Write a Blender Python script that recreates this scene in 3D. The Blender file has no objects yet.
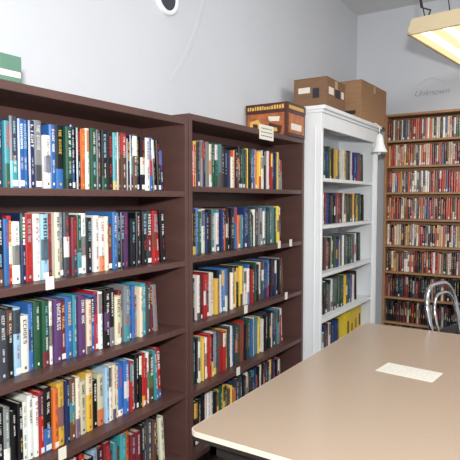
import bpy, math, random
from mathutils import Vector, Matrix
random.seed(23)
sc = bpy.context.scene
sc.view_settings.view_transform = 'Standard'

# ---------------------------------------------------------------- materials
def srgb(r, g, b):
    f = lambda c: (c/255/12.92) if c/255 <= 0.04045 else ((c/255+0.055)/1.055)**2.4
    return (f(r), f(g), f(b), 1)

def mat(name, col, rough=0.5, metal=0.0, noise=0.0, scale=8.0, bump=0.0, bscale=60.0, stretch=None, emit=None, estr=0, spec=None):
    m = bpy.data.materials.new(name); m.use_nodes = True
    nt = m.node_tree; b = nt.nodes['Principled BSDF']
    b.inputs['Base Color'].default_value = col
    b.inputs['Roughness'].default_value = rough
    b.inputs['Metallic'].default_value = metal
    if spec is not None: b.inputs['Specular IOR Level'].default_value = spec
    tc = nt.nodes.new('ShaderNodeTexCoord'); mp = nt.nodes.new('ShaderNodeMapping')
    nt.links.new(tc.outputs['Object'], mp.inputs['Vector'])
    if stretch: mp.inputs['Scale'].default_value = stretch
    if noise > 0:
        n = nt.nodes.new('ShaderNodeTexNoise'); n.inputs['Scale'].default_value = scale
        n.inputs['Detail'].default_value = 6
        nt.links.new(mp.outputs[0], n.inputs['Vector'])
        r = nt.nodes.new('ShaderNodeValToRGB')
        r.color_ramp.elements[0].position = 0.3; r.color_ramp.elements[1].position = 0.7
        r.color_ramp.elements[0].color = tuple(c*(1-noise) for c in col[:3])+(1,)
        r.color_ramp.elements[1].color = tuple(min(1, c*(1+noise)) for c in col[:3])+(1,)
        nt.links.new(n.outputs['Fac'], r.inputs[0]); nt.links.new(r.outputs[0], b.inputs['Base Color'])
    if bump > 0:
        n2 = nt.nodes.new('ShaderNodeTexNoise'); n2.inputs['Scale'].default_value = bscale
        nt.links.new(mp.outputs[0], n2.inputs['Vector'])
        bp = nt.nodes.new('ShaderNodeBump'); bp.inputs['Strength'].default_value = bump; bp.inputs['Distance'].default_value = 0.01
        nt.links.new(n2.outputs['Fac'], bp.inputs['Height']); nt.links.new(bp.outputs[0], b.inputs['Normal'])
    if emit:
        b.inputs['Emission Color'].default_value = emit; b.inputs['Emission Strength'].default_value = estr
    return m

def attr_mat(name, rough=0.4):
    m = bpy.data.materials.new(name); m.use_nodes = True
    nt = m.node_tree; b = nt.nodes['Principled BSDF']
    a = nt.nodes.new('ShaderNodeVertexColor'); a.layer_name = 'Col'
    nt.links.new(a.outputs['Color'], b.inputs['Base Color'])
    b.inputs['Roughness'].default_value = rough
    return m

M_wall = mat('wall_paint', srgb(205, 208, 213), 0.75, noise=0.03, scale=1.6, bump=0.25, bscale=9)
M_ceil = mat('ceiling_paint', srgb(214, 216, 217), 0.85, noise=0.03, scale=2)
M_floor = mat('floor_tile', srgb(120, 108, 96), 0.5, noise=0.15, scale=5)
M_brown = mat('brown_painted_wood', srgb(84, 58, 53), 0.42, noise=0.10, scale=5, bump=0.08, bscale=40, stretch=(1, 1, 4))
M_white = mat('white_painted_wood', srgb(234, 237, 239), 0.45, noise=0.03, scale=4)
M_oak = mat('oak_wood', srgb(162, 122, 86), 0.5, noise=0.15, scale=10, stretch=(1, 1, 8))
M_table = mat('table_laminate', srgb(176, 156, 136), 0.28, noise=0.035, scale=180)
M_edge = mat('table_edge_band', srgb(214, 204, 188), 0.4, noise=0.02)
M_dark = mat('dark_metal', srgb(50, 45, 43), 0.4, metal=0.4, noise=0.05)
M_chrome = mat('chrome', srgb(215, 218, 222), 0.14, metal=1.0, noise=0.02)
M_vinyl = mat('black_vinyl', srgb(28, 28, 32), 0.45, noise=0.1, bump=0.1)
M_card = mat('cardboard', srgb(160, 122, 88), 0.8, noise=0.08, scale=12, stretch=(1, 1, 6))
M_card2 = mat('cardboard_dark', srgb(128, 95, 70), 0.8, noise=0.08, scale=12, stretch=(1, 1, 6))
M_tape = mat('packing_tape', srgb(182, 150, 112), 0.3, noise=0.02)
M_paper = mat('paper', srgb(226, 222, 208), 0.7, noise=0.02)
M_ink = mat('ink', srgb(45, 45, 50), 0.7, noise=0.05)
M_grey = mat('pencil_grey', srgb(150, 154, 164), 0.8, noise=0.05)
M_cream = mat('fixture_enamel', srgb(214, 196, 160), 0.5, noise=0.03)
M_lens = mat('fixture_lens', srgb(255, 236, 196), 0.4, noise=0.03, scale=60, emit=srgb(255, 232, 176), estr=0.85)
M_lens2 = mat('fixture_tube_glow', srgb(255, 248, 230), 0.4, noise=0.01, emit=srgb(255, 246, 215), estr=1.5)
M_green = mat('green_card', srgb(92, 130, 112), 0.6, noise=0.08)
M_hole = mat('dark_recess', srgb(62, 64, 72), 0.9, noise=0.1)
M_boxbrown = mat('box_maroon', srgb(78, 38, 28), 0.4, noise=0.25, scale=20)
M_boxorange = mat('box_orange', srgb(172, 98, 52), 0.4, noise=0.45, scale=22)
M_boxyellow = mat('box_yellow', srgb(224, 178, 86), 0.4, noise=0.08)
M_books = attr_mat('book_covers', 0.34)

# ---------------------------------------------------------------- mesh builder
class MB:
    def __init__(s): s.v=[]; s.f=[]; s.m=[]; s.c=[]
    def face(s, pts, mi=0, col=(1,1,1,1)):
        i=len(s.v); s.v += [tuple(p) for p in pts]; s.f.append(tuple(range(i, i+len(pts)))); s.m.append(mi); s.c.append(col)
    def box(s, a, b, mi=0, col=(1,1,1,1), T=None):
        x0,y0,z0=a; x1,y1,z1=b
        P=[(x0,y0,z0),(x1,y0,z0),(x1,y1,z0),(x0,y1,z0),(x0,y0,z1),(x1,y0,z1),(x1,y1,z1),(x0,y1,z1)]
        if T: P=[T(*p) for p in P]
        i=len(s.v); s.v += [tuple(p) for p in P]
        for q in ((0,3,2,1),(4,5,6,7),(0,1,5,4),(1,2,6,5),(2,3,7,6),(3,0,4,7)):
            s.f.append(tuple(i+k for k in q)); s.m.append(mi); s.c.append(col)
    def tube(s, pts, r, mi=0, n=10):
        pts=[Vector(p) for p in pts]; base=len(s.v); k=len(pts)
        prev=None
        for j,p in enumerate(pts):
            d=(pts[min(j+1,k-1)]-pts[max(j-1,0)]).normalized()
            if prev is None:
                a=d.orthogonal().normalized()
            else:
                a=(prev-d*prev.dot(d)).normalized()
            prev=a; b=d.cross(a)
            for t in range(n):
                an=2*math.pi*t/n
                s.v.append(tuple(p+a*math.cos(an)*r+b*math.sin(an)*r))
        for j in range(k-1):
            for t in range(n):
                u=(t+1)%n
                s.f.append((base+j*n+t, base+j*n+u, base+(j+1)*n+u, base+(j+1)*n+t)); s.m.append(mi); s.c.append((1,1,1,1))
        s.f.append(tuple(base+t for t in range(n))[::-1]); s.m.append(mi); s.c.append((1,1,1,1))
        s.f.append(tuple(base+(k-1)*n+t for t in range(n))); s.m.append(mi); s.c.append((1,1,1,1))
    def lathe(s, prof, c, axis='z', mi=0, n=28):
        base=len(s.v); k=len(prof)
        for (r,h) in prof:
            for t in range(n):
                a=2*math.pi*t/n
                if axis=='z': s.v.append((c[0]+r*math.cos(a), c[1]+r*math.sin(a), c[2]+h))
                else: s.v.append((c[0]+h, c[1]+r*math.cos(a), c[2]+r*math.sin(a)))
        for j in range(k-1):
            for t in range(n):
                u=(t+1)%n
                s.f.append((base+j*n+t, base+j*n+u, base+(j+1)*n+u, base+(j+1)*n+t)); s.m.append(mi); s.c.append((1,1,1,1))
    def build(s, name, mats, bevel=0, smooth=False, attr=False):
        me=bpy.data.meshes.new(name); me.from_pydata(s.v,[],s.f); 
        for m in mats: me.materials.append(m)
        me.polygons.foreach_set('material_index', s.m)
        if attr:
            ca=me.color_attributes.new('Col','FLOAT_COLOR','CORNER')
            buf=[]
            for p,c in zip(me.polygons, s.c): buf += list(c)*p.loop_total
            ca.data.foreach_set('color', buf)
        if smooth:
            me.polygons.foreach_set('use_smooth',[True]*len(me.polygons))
        me.update()
        o=bpy.data.objects.new(name, me); sc.collection.objects.link(o)
        if bevel:
            b=o.modifiers.new('bevel','BEVEL'); b.width=bevel; b.segments=2; b.limit_method='ANGLE'
        return o

# ---------------------------------------------------------------- room
RH = 3.3
def slab(name,a,b,m):
    k=MB(); k.box(a,b); return k.build(name,[m])
slab('floor',(-0.1,-1.6,-0.1),(4.2,5.23,0),M_floor)
slab('ceiling',(-0.1,-1.6,RH),(4.2,5.23,RH+0.1),M_ceil)
slab('wall_left',(-0.1,-1.6,0),(0,5.13,RH),M_wall)
slab('wall_back',(-0.1,5.13,0),(4.2,5.23,RH),M_wall)
slab('wall_right',(4.2,-1.6,0),(4.3,5.23,RH),M_wall)
k=MB(); k.box((0,-1.6,0),(0.012,0.6,0.1)); k.box((0,4.6,0),(0.012,5.118,0.1)); k.build('baseboard_left',[M_white])
slab('baseboard_back',(1.75,5.118,0),(4.2,5.13,0.1),M_white)

k=MB()
def seam(P,w=0.05,h=0.0012):
    pts=[Vector(p) for p in P]; L=[]
    for j,p in enumerate(pts):
        d=(pts[min(j+1,len(pts)-1)]-pts[max(j-1,0)]).normalized(); n=Vector((0,-d.z,d.y))
        L.append([p-n*w/2-Vector((0.0005,0,0)), p-n*w/6+Vector((h,0,0)), p+n*w/6+Vector((h,0,0)), p+n*w/2-Vector((0.0005,0,0))])
    for a,b in zip(L,L[1:]):
        for i in range(3): k.face([a[i],b[i],b[i+1],a[i+1]])
seam([(0.0,2.60-0.36*t**2.2,3.05-0.92*t) for t in [i/20 for i in range(21)]])
k.build('plaster_seam_1',[M_wall],smooth=True)  # faint raised plaster seam curving down the left wall
k=MB(); vc=(0,2.2,2.555)
k.lathe([(0.092,0.0),(0.092,0.014),(0.087,0.02),(0.072,0.02),(0.066,0.012)],vc,'x',0)
k.lathe([(0.066,0.012),(0.064,0.006),(0.03,0.005),(0.0001,0.006)],vc,'x',1)
k.build('wall_vent_cap',[M_white,M_hole],smooth=True)

# ---------------------------------------------------------------- bookcases
def brown_case(name,y0,y1,ztop,shelves,depth=0.30):
    k=MB(); t=0.024
    k.box((0.004,y0,0),(depth,y0+t,ztop)); k.box((0.004,y1-t,0),(depth,y1,ztop))
    k.box((0.004,y0+t,0.0),(0.012,y1-t,ztop-0.002))
    k.box((0.012,y0+t,ztop-0.03),(depth,y1-t,ztop))
    k.box((0.012,y0+t,ztop-0.075),(0.032,y1-t,ztop-0.03))
    k.box((depth-0.03,y0+t,0.0),(depth-0.012,y1-t,0.07))
    for z in shelves: k.box((0.012,y0+t,z-0.026),(depth-0.003,y1-t,z))
    return k.build(name,[M_brown],bevel=0.002)
S1=[1.54,1.215,0.90,0.585,0.27]
S2=[1.565,1.225,0.89,0.565,0.25]
ZT1=1.878
brown_case('bookcase',0.72,1.992,ZT1,S1)
brown_case('bookcase',2.0,3.275,1.905,S2)

SW=[1.65,1.325,0.99,0.67,0.35,0.09]
def white_case():
    k=MB(); D=0.41; y0,y1=3.30,4.52; zt=2.08; sw=0.085
    k.box((0.06,y0,0),(D-0.02,y0+0.022,zt)); k.box((0.06,y1-0.022,0),(D-0.02,y1,zt))
    k.box((0.06,y0+0.022,0),(0.07,y1-0.022,zt))
    for z in SW: k.box((0.07,y0+0.022,z-0.024),(D-0.022,y1-0.022,z))
    k.box((0.07,y0+0.022,zt-0.02),(D-0.02,y1-0.022,zt))
    for a,s_ in ((y0,0.035),(y1-sw,sw)):
        k.box((D-0.02,a,0.0),(D,a+s_,zt))
        n=int(s_/0.018)
        for j in range(n):
            yy=a+0.008+j*0.017
            k.box((D,yy,0.15),(D+0.004,yy+0.007,zt-0.14))
    k.box((D-0.02,y0+0.035,zt-0.10),(D,y1-sw,zt))
    k.box((D-0.02,y0+0.035,0),(D,y1-sw,0.07))
    k.box((0.05,y0-0.006,zt),(D+0.012,y1+0.006,zt+0.02)); k.box((0.04,y0-0.012,zt+0.02),(D+0.028,y1+0.012,zt+0.045))
    for (p,q) in ((0.09,0.10),(0.36,0.37)):
        k.box((p,y0-0.004,0.12),(q,y0,zt-0.08))
    return k.build('bookcase',[M_white],bevel=0.002)
white_case()

SB=[2.045,1.812,1.57,1.327,1.083,0.838,0.60,0.365,0.13]
BX0,BX1=0.345,1.72
def back_case():
    k=MB(); x0,x1=BX0,BX1; D0=4.93; D1=5.126
    zt=2.262
    for xx in (x0,1.04,x1-0.02): 
        k.box((xx,D0,0),(xx+0.02,D1,zt))
    k.box((x0+0.02,D1-0.008,0),(x1-0.02,D1,zt))
    k.box((x0,D0-0.004,zt),(x1,D1,zt+0.02))
    for z in SB:
        k.box((x0+0.02,D0+0.004,z-0.018),(x1-0.02,D1-0.008,z))
    k.box((x0+0.02,D0+0.01,0),(x1-0.02,D0+0.025,0.11))
    return k.build('paperback_bookcase',[M_oak],bevel=0.0015)
back_case()

# ---------------------------------------------------------------- books
GL = {
'A':["010","101","111","101","101"],'B':["110","101","110","101","110"],'C':["111","100","100","100","111"],
'D':["110","101","101","101","110"],'E':["111","100","110","100","111"],'F':["111","100","110","100","100"],
'G':["111","100","101","101","111"],'H':["101","101","111","101","101"],'I':["010","010","010","010","010"],
'K':["101","110","100","110","101"],'L':["100","100","100","100","111"],'M':["101","111","111","101","101"],
'N':["101","111","111","111","101"],'O':["111","101","101","101","111"],'P':["111","101","111","100","100"],
'R':["111","101","110","101","101"],'S':["111","100","111","001","111"],'T':["111","010","010","010","010"],
'U':["101","101","101","101","111"],'V':["101","101","101","101","010"],'W':["101","101","111","111","101"],
'Y':["101","101","010","010","010"],' ':["000"]*5}
WORDS="THE RIVER ROAD,NIGHT FALL,LOST SON,WINTER LIGHT,SILENT HOUR,THE LONG BAY,HARBOR,LAST STAND,STORM COMING,THE GUEST,SHADOWS,BLUE MOON,THE HUNTER,THE TRIAL,DARKNESS,SECRET LIVES,DEEP WATER,COMING HOME,RED SKY,THE CALLING,BROKEN,FIRELINE,MERCY,THE DIVIDE,LAW OF LAND,ECHOES,GONE AWAY,HARVEST".split(',')
PAL=[(srgb(20,20,24),29),(srgb(224,224,218),17),(srgb(30,42,84),8),(srgb(50,100,165),8),(srgb(170,36,36),8),(srgb(34,78,56),6),
     (srgb(214,168,66),5),(srgb(60,140,150),5),(srgb(92,64,48),6),(srgb(122,124,128),5),(srgb(210,200,174),8),(srgb(210,105,46),4),
     (srgb(82,52,98),3),(srgb(110,32,44),4),(srgb(146,180,204),5),(srgb(56,60,68),8),(srgb(66,128,66),3)]
PAL2=[(srgb(24,24,28),23),(srgb(216,212,202),17),(srgb(32,46,92),10),(srgb(56,102,156),8),(srgb(160,38,38),8),(srgb(40,78,60),6),
     (srgb(220,184,80),8),(srgb(70,124,128),4),(srgb(96,68,52),8),(srgb(126,126,128),6),(srgb(200,108,54),4),(srgb(58,62,70),8)]
PALB=[(srgb(172,50,40),14),(srgb(216,198,178),18),(srgb(76,46,42),10),(srgb(196,102,72),12),(srgb(134,36,34),9),(srgb(40,38,42),14),
      (srgb(228,222,214),15),(srgb(62,92,130),7),(srgb(206,160,86),7),(srgb(66,102,78),4),(srgb(150,120,98),10)]
def pick(p):
    return random.choices([c for c,_ in p],[w for _,w in p])[0]
def lum(c): return 0.3*c[0]+0.6*c[1]+0.1*c[2]
def mix(a,b,f): return tuple(x*(1-f)+y*f for x,y in zip(a,b))
def contrast(c):
    if lum(c)>0.25: q=random.choice([srgb(26,26,30),srgb(26,26,30),srgb(150,30,34),srgb(30,46,100)])
    else: q=random.choice([srgb(228,228,222),srgb(228,228,222),srgb(214,178,80),srgb(200,60,50),srgb(150,190,210)])
    return mix(c,q,random.uniform(.6,1.0))
def jit(c,a=0.18):
    f=1+random.uniform(-a,a); return tuple(min(1,max(0,x*f*(1+random.uniform(-.06,.06)))) for x in c[:3])+(1,)
PAGE=srgb(214,205,184)

def book(k,T,s,t,h,dep,z,front,col,detail=2,lean=0.0,pal=PAL):
    """s: start along the row, t: thickness, front: spine distance from the wall; T(s,d,z)->world"""
    def W(a,b,c): return T(a+lean*(c-z),b,c)
    c=0.0025 if t>0.018 else 0.0012
    back=front-dep
    k.box((s+c,back+0.004,z+0.003),(s+t-c,front-0.006,z+h-0.004),0,PAGE,W)
    k.box((s,back,z+0.0005),(s+c,front-0.005,z+h),0,col,W)
    k.box((s+t-c,back,z+0.0005),(s+t,front-0.005,z+h),0,col,W)
    prof=[(s,front-0.005),(s+t*0.22,front-0.001),(s+t*0.5,front),(s+t*0.78,front-0.001),(s+t,front-0.005)]
    for i in range(4):
        a,b=prof[i],prof[i+1]
        k.face([W(a[0],a[1],z+.0005),W(b[0],b[1],z+.0005),W(b[0],b[1],z+h),W(a[0],a[1],z+h)],0,col)
    k.face([W(p[0],p[1],z+h) for p in prof],0,col)
    e=0.0008
    def patch(a0,a1,z0,z1,cc):
        k.face([W(s+a0*t,front+e,z+z0),W(s+a1*t,front+e,z+z0),W(s+a1*t,front+e,z+z1),W(s+a0*t,front+e,z+z1)],0,cc)
    def band(z0,z1,cc):
        pr=[(p[0],p[1]+e*0.5) for p in prof]
        for i in range(4):
            a,b=pr[i],pr[i+1]
            k.face([W(a[0],a[1],z+z0),W(b[0],b[1],z+z0),W(b[0],b[1],z+z1),W(a[0],a[1],z+z1)],0,cc)
    r=random.random(); c2=contrast(col); bg=col
    if r<0.20: band(h*0.62,h*0.97,mix(col,jit(pick(pal)),.9))
    elif r<0.38: band(0.0,h*random.uniform(.12,.38),mix(col,jit(pick(pal)),.9))
    elif r<0.52: band(h*0.3,h*0.62,mix(col,jit(pick(pal)),.8))
    if detail==0:
        patch(0.35,0.65,h*0.35,h*random.uniform(.5,.8),c2); return
    if random.random()<0.22: patch(0.15,0.85,0.006,0.026,srgb(225,225,220))
    elif detail>1: patch(0.38,0.62,0.012,0.022,c2)
    def word(wd,ztop,zbot,wfrac,cc,ctr=0.5):
        n=len(wd); L=(ztop-zbot)/n; a0=ctr-wfrac/2; a1=ctr+wfrac/2
        for i,ch in enumerate(wd):
            g=GL.get(ch)
            if not g or ch==' ': continue
            zz=ztop-i*L; cw=L*0.78/3; ch_=(a1-a0)/5
            for row in range(5):
                st=0
                while st<3:
                    if g[row][st]=='1':
                        en=st
                        while en<3 and g[row][en]=='1': en+=1
                        patch(a1-(row+1)*ch_, a1-row*ch_, zz-en*cw, zz-st*cw, cc); st=en
                    else: st+=1
    if detail>1:
        w1,w2=random.choice(WORDS),random.choice(WORDS)
        if random.random()<0.14:
            word(w1.split()[-1],h*0.94,h*random.uniform(.5,.6),random.uniform(.42,.55),c2)
        else:
            word(w1,h*0.93,h*random.uniform(.48,.6),random.uniform(.24,.40),c2)
        if random.random()<0.7: word(w2,h*0.45,h*random.uniform(.2,.28),random.uniform(.2,.30),contrast(bg))
    else:
        cc=mix(col,c2,.75); a0=random.uniform(.28,.42)
        z1=h*random.uniform(.8,.93)
        while z1>h*0.3:
            L=random.uniform(.003,.007); patch(a0,1-a0,z1-L,z1,cc); z1-=L+random.choice([.002,.003,.004,.012])

def row(k,T,s0,s1,z,front,hr,tr,dr=(0.15,0.165),pal=PAL,detail=2,leanend=True,special=None):
    s=s0
    series=None; left=0; hb=(hr[0]+hr[1])/2
    while True:
        t=random.uniform(*tr)
        if left>0: left-=1; base,h,t=series
        else:
            r=random.random()
            if r<0.40: h=hr[1]-random.uniform(0,0.010)
            elif r<0.82: h=random.uniform(hb,hr[1])
            else: h=random.uniform(*hr)
            base=pick(pal)
            if random.random()<0.06: left=1; series=(base,h,t)
        if s+t>s1: break
        col=jit(base)
        if special:
            q=special(s)
            if q: col=jit(q,.05)
        f=front+random.uniform(-0.016,0.004)
        lean=0.0
        if s1-s<0.09 and leanend: lean=-0.06
        book(k,T,s,t,h,random.uniform(*dr),z,f,col,detail,lean,pal)
        s+=t+0.0008

TL=lambda s,d,z:(d,s,z)
k=MB()
ends=[1.90,1.90,1.88,1.89,1.90]
for z,e in zip(S1,ends): 
    row(k,TL,0.75,e,z+0.0005,0.245,(0.180,0.240),(0.016,0.036),pal=PAL,detail=2)
k.build('shelved_books',[M_books],attr=True)
k=MB()
for z,e in zip(S2,[3.10,3.09,3.12,3.11,3.10]):
    row(k,TL,2.03,e,z+0.0005,0.24,(0.170,0.236),(0.014,0.031),pal=PAL2,detail=1)
k.build('shelved_books',[M_books],attr=True)
k=MB()
Y=srgb(220,188,56)
PALW=[(srgb(28,30,36),24),(srgb(52,78,58),13),(srgb(88,64,46),11),(srgb(36,60,112),13),(srgb(212,208,198),12),(srgb(136,44,44),7),(srgb(196,160,66),5),(srgb(90,98,104),11)]
for i,(z,e) in enumerate(zip(SW[:5],[4.43,4.42,4.38,4.32,3.90])):
    sp=None
    if i==3: sp=lambda s:(Y if 3.36<s<3.46 or 3.98<s<4.04 else None)
    row(k,TL,3.345,e,z+0.0005,0.33,(0.185,0.24) if i!=1 else (0.17,0.23),(0.016,0.034),pal=PALW,detail=1,special=sp)
for j in range(4):
    s=3.93+j*0.118; book(k,TL,s,0.112,0.27,0.25,SW[4]+0.0005,0.36-0.01*j,jit(Y,.06),0)
k.build('shelved_books',[M_books],attr=True)
k=MB()
TB=lambda s,d,z:(s,5.13-d,z)
for i,z in enumerate(SB):
    for a,b in ((BX0+0.022,1.036),(1.062,1.695)):
        if i==6 or i==7:
            p=[(srgb(24,24,28),26),(srgb(50,44,44),12),(srgb(130,40,36),6),(srgb(190,180,166),7),(srgb(60,70,90),4)]
        else: p=PALB
        row(k,TB,a,b-0.006,z+0.0005,0.165,(0.155,0.196) if i else (0.155,0.19),(0.012,0.022),dr=(0.11,0.125),pal=p,detail=1 if i<7 else 0,leanend=False)
k.build('shelved_books',[M_books],attr=True)

# ---------------------------------------------------------------- shelf cards / signs
k=MB()
def card(y,z,w,h,x=0.2985,lines=0):
    k.box((x,y,z-h),(x+0.0015,y+w,z),0)
    for j in range(lines):
        zz=z-h*(0.22+0.25*j); yy=y+w*0.12
        while yy<y+w*0.85:
            L=random.uniform(.008,.02); k.box((x+0.0015,yy,zz-0.005),(x+0.002,min(yy+L,y+w*.9),zz),1); yy+=L+0.006
card(2.66,1.935,0.17,0.085,x=0.301,lines=3)
for (y,z) in [(1.18,1.223),(1.22,0.60),(1.84,0.275),(2.50,0.9),(2.9,1.235),(3.06,1.235),(2.42,0.57),(3.0,0.9)]:
    card(y,z+0.012,0.035,0.045,lines=0)
k.build('shelf_label_cards',[M_paper,M_ink])

# ---------------------------------------------------------------- boxes on top of cases
k=MB()
x0,x1,y0,y1,z0,z1=0.012,0.308,3.00,3.262,1.9055,2.110
k.box((x0,y0,z0),(x1,y1,z1),0)
k.box((x0-0.003,y0-0.003,z1-0.052),(x1+0.003,y1+0.003,z1+0.003),0)
k.box((x0+0.008,y0-0.002,z0+0.006),(x1-0.02,y0,z1-0.06),1)
q=y0-0.003
k.face([(x0+0.02,q,z0+0.02),(x0+0.10,q,z0+0.012),(x0+0.13,q,z0+0.05),(x0+0.09,q,z0+0.11),(x0+0.03,q,z0+0.10)],2)
k.face([(x0+0.05,q-.0005,z0+0.04),(x0+0.09,q-.0005,z0+0.035),(x0+0.085,q-.0005,z0+0.08),(x0+0.05,q-.0005,z0+0.085)],0)
k.face([(x0+0.15,q,z0+0.02),(x0+0.25,q,z0+0.012),(x0+0.26,q,z0+0.06),(x0+0.17,q,z0+0.085)],0)
k.face([(x0+0.17,q,z0+0.095),(x0+0.24,q,z0+0.09),(x0+0.245,q,z0+0.12),(x0+0.16,q,z0+0.125)],3)
k.face([(x0+0.19,q-.0005,z0+0.03),(x0+0.23,q-.0005,z0+0.028),(x0+0.225,q-.0005,z0+0.05),(x0+0.19,q-.0005,z0+0.055)],2)
xx=x0+0.012
while xx<x1-0.02:
    L=random.uniform(.008,.016); hh=random.uniform(.018,.026); k.box((xx,y0-0.0045,z1-0.036),(xx+L,y0-0.003,z1-0.036+hh),2); xx+=L+0.006
k.box((x1,y0+0.02,z0+0.02),(x1+0.002,y1-0.02,z1-0.065),1)
k.box((x1+0.002,y0+0.05,z0+0.04),(x1+0.003,y1-0.06,z0+0.08),3)
yy=y0+0.02
while yy<y1-0.03:
    L=random.uniform(.008,.016); k.box((x1+0.003,yy,z1-0.036),(x1+0.0045,yy+L,z1-0.014),2); yy+=L+0.006
k.build('patterned_carton',[M_boxbrown,M_boxorange,M_boxyellow,M_paper])

def carton(name,cx,cy,z,w,d,h,rot,m,labels=()):
    k=MB(); 
    k.box((-w/2,-d/2,0),(w/2,d/2,h),0)
    k.box((-w/2-0.002,-d/2-0.002,h-0.001),(w/2+0.002,-0.002,h+0.004),0)
    k.box((-w/2-0.002,0.002,h-0.001),(w/2+0.002,d/2+0.002,h+0.004),0)
    k.box((-w/2-0.003,-0.025,h+0.004),(w/2+0.003,0.025,h+0.005),1)
    k.box((w/2,-0.025,h-0.06),(w/2+0.001,0.025,h+0.005),1)
    k.box((-w/2+0.02,-d/2-0.001,h*0.45),(w/2-0.03,-d/2,h*0.455),2)
    for (face,a,b,c,e,mi) in labels:
        if face=='x': k.box((w/2,a,c),(w/2+0.0015,b,e),mi)
        else: k.box((a,-d/2-0.0015,c),(b,-d/2,e),mi)
    o=k.build(name,[m,M_tape,M_ink,M_paper],bevel=0.002); o.location=(cx,cy,z); o.rotation_euler=(0,0,rot); return o
ZW=2.1255
carton('cardboard_box',0.235,3.68,ZW,0.25,0.36,0.23,0.0,M_card2,[('x',-.14,-.05,.12,.17,3),('x',-.02,.07,.11,.17,2),('y',-.09,0.0,.13,.17,3),('y',.02,.07,.09,.16,2),('x',.1,.15,.12,.17,3)])
carton('cardboard_box',0.255,4.38,ZW,0.33,0.60,0.31,-0.03,M_card,[('y',0.03,.12,.05,.08,2)])

k=MB()
k.box((0.06,0.84,ZT1+.0005),(0.25,1.135,1.955),0); k.box((0.058,0.838,1.925),(0.252,1.137,1.975),1)
k.box((0.25,0.84,1.89),(0.2515,1.135,1.905),1)
k.build('index_card_box',[M_paper,M_green],bevel=0.001)

k=MB(); c=(0.505,4.25,1.88)
k.lathe([(0.0001,0.15),(0.012,0.148),(0.022,0.135),(0.03,0.11),(0.036,0.07),(0.05,0.03),(0.062,0.008),(0.066,0),(0.060,0.001),(0.045,0.03),(0.03,0.08),(0.0001,0.12)],c)
k.lathe([(0.0001,0.012),(0.010,0.006),(0.013,-0.005),(0.009,-0.014),(0.0001,-0.018)],(c[0],c[1],c[2]))
k.tube([(c[0],c[1],c[2]+0.14),(c[0],c[1],c[2]+0.20),(c[0]-0.03,c[1],c[2]+0.233),(0.441,c[1],2.118)],0.004,0,6)
k.build('hanging_bell_ornament',[M_white],smooth=True)

# ---------------------------------------------------------------- table
def rrect(x0,y0,x1,y1,r,n=6):
    P=[]
    for (cx,cy,a) in ((x1-r,y0+r,-90),(x1-r,y1-r,0),(x0+r,y1-r,90),(x0+r,y0+r,180)):
        for i in range(n+1):
            t=math.radians(a+90*i/n); P.append((cx+r*math.cos(t),cy+r*math.sin(t)))
    return P
tab=bpy.data.objects.new('library_table',None); sc.collection.objects.link(tab)
def prism(k,P,z0,z1,ms,mt):
    n=len(P)
    k.face([(x,y,z1) for x,y in P],mt); k.face([(x,y,z0) for x,y in P][::-1],ms)
    for i in range(n):
        a,b=P[i],P[(i+1)%n]; k.face([(a[0],a[1],z0),(b[0],b[1],z0),(b[0],b[1],z1),(a[0],a[1],z1)],ms)
X0,Y0,X1,Y1=0.78,1.345,1.74,3.15
k=MB(); prism(k,rrect(X0+.004,Y0+.004,X1-.004,Y1-.004,0.035),0.734,0.752,1,0)
prism(k,rrect(X0,Y0,X1,Y1,0.038),0.736,0.7505,1,1)
prism(k,rrect(X0+.002,Y0+.002,X1-.002,Y1-.002,0.036),0.722,0.7355,2,2)
o=k.build('table_top',[M_table,M_edge,M_dark]); o.parent=tab
k=MB()
for a,b in (((X0+.05,Y0+.06,.66),(X0+.075,Y1-.06,.722)),((X1-.075,Y0+.06,.66),(X1-.05,Y1-.06,.722)),((X0+.05,Y0+.06,.66),(X1-.05,Y0+.085,.722)),((X0+.05,Y1-.085,.66),(X1-.05,Y1-.06,.722))): k.box(a,b)
o=k.build('apron',[M_dark]); o.parent=tab
k=MB()
for yy in (Y0+0.2,Y1-0.2):
    for xx in (X0+.12,X1-.12):
        k.tube([(xx,yy,0.0),(xx,yy,0.724)],0.016,0,12)
    k.tube([(X0+.12,yy,0.14),(X1-.12,yy,0.14)],0.012,0,10)
o=k.build('legs',[M_dark],smooth=True); o.parent=tab
k=MB(); w,d=0.245,0.145
k.box((-w/2,-d/2,0),(w/2,d/2,0.001),0)
for j in range(5):
    yy=d/2-0.025-j*0.023; xx=-w/2+0.02
    while xx<w/2-0.03:
        L=random.uniform(.01,.03); k.box((xx,yy-0.0006,0.001),(xx+L,yy+0.0006,0.0013),1); xx+=L+0.007
o=k.build('paper_note',[M_paper,M_grey]); o.location=(1.24,2.33,0.7522); o.rotation_euler=(0,0,-0.10)

# ---------------------------------------------------------------- chrome tube chair behind the table
ch=bpy.data.objects.new('chrome_tube_chair',None); sc.collection.objects.link(ch)
ch.location=(1.12,3.50,0); ch.rotation_euler=(0,0,math.radians(-12))
def arch(x,yh,z0,zt,r,lean=0.0,n=8):
    def L(z): return x-lean*(zt-z)/(zt-z0)
    P=[(L(z0),-yh,z0),(L((z0+zt)/2),-yh,(z0+zt)/2)]
    for i in range(n+1):
        t=math.radians(180-90*i/n); z=zt-r+r*math.sin(t); P.append((L(z),-yh+r+r*math.cos(t),z))
    for i in range(n+1):
        t=math.radians(90-90*i/n); z=zt-r+r*math.sin(t); P.append((L(z),yh-r+r*math.cos(t),z))
    P+=[(L((z0+zt)/2),yh,(z0+zt)/2),(L(z0),yh,z0)]; return P
k=MB()
k.tube(arch(0,0.21,0.44,0.975,0.15,-0.12),0.014,0,12)
k.tube(arch(0.03,0.155,0.44,0.92,0.12,-0.10),0.009,0,10)
k.tube(arch(0.50,0.20,0.012,0.44,0.04),0.012,0,12)
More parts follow.
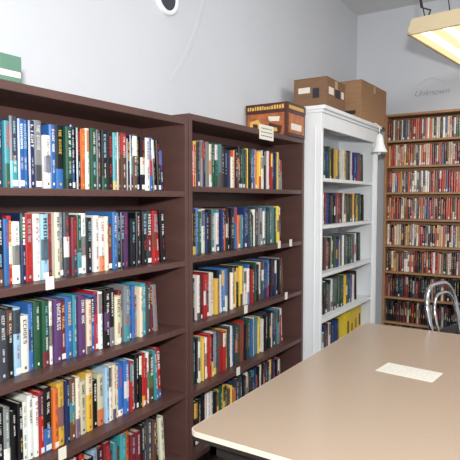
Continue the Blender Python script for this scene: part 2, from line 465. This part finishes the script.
for yy in (-0.21,0.21):
    k.tube([(0.12,yy,0.44),(0.10,yy,0.3),(0.04,yy,0.012)],0.013,0,12)
    k.tube([(0.12,yy,0.435),(0.50,yy,0.435)],0.011,0,10)
o=k.build('frame',[M_chrome],smooth=True); o.parent=ch
k=MB(); k.box((0.13,-0.195,0.442),(0.53,0.195,0.49),0); o=k.build('seat',[M_vinyl],bevel=0.015); o.parent=ch
k=MB(); k.box((0.055,-0.15,0.58),(0.078,0.15,0.71),0); o=k.build('backrest',[M_vinyl],bevel=0.008); o.parent=ch

# ---------------------------------------------------------------- fluorescent fixture
fx=bpy.data.objects.new('fluorescent_light_fixture',None); sc.collection.objects.link(fx)
fx.location=(0.86,3.66,2.60); fx.rotation_euler=(0,0,math.radians(-8))
k=MB(); Lf=1.25; Wf=0.36; hf=0.095
def trap(x0,x1,z0,x2,x3,z1,ya,yb,mi):
    P=[(x0,ya,z0),(x1,ya,z0),(x1,yb,z0),(x0,yb,z0),(x2,ya,z1),(x3,ya,z1),(x3,yb,z1),(x2,yb,z1)]
    for q in ((0,3,2,1),(4,5,6,7),(0,1,5,4),(1,2,6,5),(2,3,7,6),(3,0,4,7)): k.face([P[i] for i in q],mi)
trap(0,Wf,0.012,0.03,Wf-0.03,hf,0,Lf,0)
for a,b in (((0,0,-0.006),(0.018,Lf,0.012)),((Wf-.018,0,-0.006),(Wf,Lf,0.012)),((0,0,-0.006),(Wf,0.018,0.012)),((0,Lf-.018,-0.006),(Wf,Lf,0.012))): k.box(a,b,0)
o=k.build('housing',[M_cream]); o.parent=fx
k=MB(); k.box((0.018,0.018,0.0),(Wf-.018,Lf-.018,0.008),0)
for xx in (0.11,0.25): k.box((xx-.03,0.04,-0.003),(xx+.03,Lf-.04,0.0),1)
o=k.build('diffuser',[M_lens,M_lens2]); o.parent=fx
k=MB()
for yy in (0.08,Lf-0.1):
    for dx,xt in ((0.09,-0.04),(0.25,0.17)):
        k.tube([(dx,yy,hf),(dx+(xt-dx),yy,RH-2.60)],0.004,0,6)
k.tube([(0.10,0.10,hf),(0.10,0.10,hf+0.02),(0.13,0.06,hf+0.05),(0.08,0.03,hf+0.07),(0.04,0.06,hf+0.25),(0.02,0.1,RH-2.60)],0.006,0,8)
o=k.build('hanging_chain',[M_dark],smooth=True); o.parent=fx

# ---------------------------------------------------------------- wall writing
cu=bpy.data.curves.new('wall_writing','FONT'); cu.body='Unknown'; cu.size=0.078; cu.shear=0.4; cu.extrude=0.0004; cu.offset=-0.0006
o=bpy.data.objects.new('wall_writing',cu); sc.collection.objects.link(o)
cu.materials.append(M_grey); o.location=(0.55,5.1288,2.46); o.rotation_euler=(math.pi/2,0,0)
cv=bpy.data.curves.new('arch_stroke','CURVE'); cv.dimensions='3D'; cv.bevel_depth=0.001
sp=cv.splines.new('POLY'); pts=[(0.58+0.24*i/12,5.129,2.56+0.05*math.sin(math.pi*i/12)) for i in range(13)]
sp.points.add(len(pts)-1)
for p,q in zip(sp.points,pts): p.co=(*q,1)
cv.materials.append(M_grey); oo=bpy.data.objects.new('arch_stroke',cv); sc.collection.objects.link(oo)
oo.parent=o; bpy.context.view_layer.update(); oo.matrix_parent_inverse=o.matrix_world.inverted()

# ---------------------------------------------------------------- lights
def area(name,loc,tgt,size,power,col):
    l=bpy.data.lights.new(name,'AREA'); l.size=size; l.energy=power; l.color=col
    o=bpy.data.objects.new(name,l); sc.collection.objects.link(o); o.location=loc
    o.rotation_euler=(Vector(tgt)-Vector(loc)).to_track_quat('-Z','Y').to_euler(); return o
area('camera_flash',(1.90,-0.15,1.80),(0.5,3.9,1.6),0.14,78,(1.0,0.985,0.96))
area('ceiling_lamp_rear',(2.3,0.6,3.2),(1.9,1.2,0),1.2,28,(1.0,0.98,0.96))
area('ceiling_lamp_mid',(2.6,3.2,3.2),(2.0,3.4,0),1.2,36,(1.0,0.98,0.94))
w=bpy.data.worlds.new('world'); sc.world=w; w.use_nodes=True
w.node_tree.nodes['Background'].inputs[0].default_value=(0.86,0.91,1.0,1); w.node_tree.nodes['Background'].inputs[1].default_value=1.05

# ---------------------------------------------------------------- camera
cam=bpy.data.cameras.new('camera'); co=bpy.data.objects.new('camera',cam); sc.collection.objects.link(co)
cam.sensor_width=36; cam.lens=530/460*36; cam.clip_start=0.05
co.location=(1.81,0,1.5); co.rotation_euler=(math.radians(90-3.24),0,math.radians(32.7))
sc.camera=co
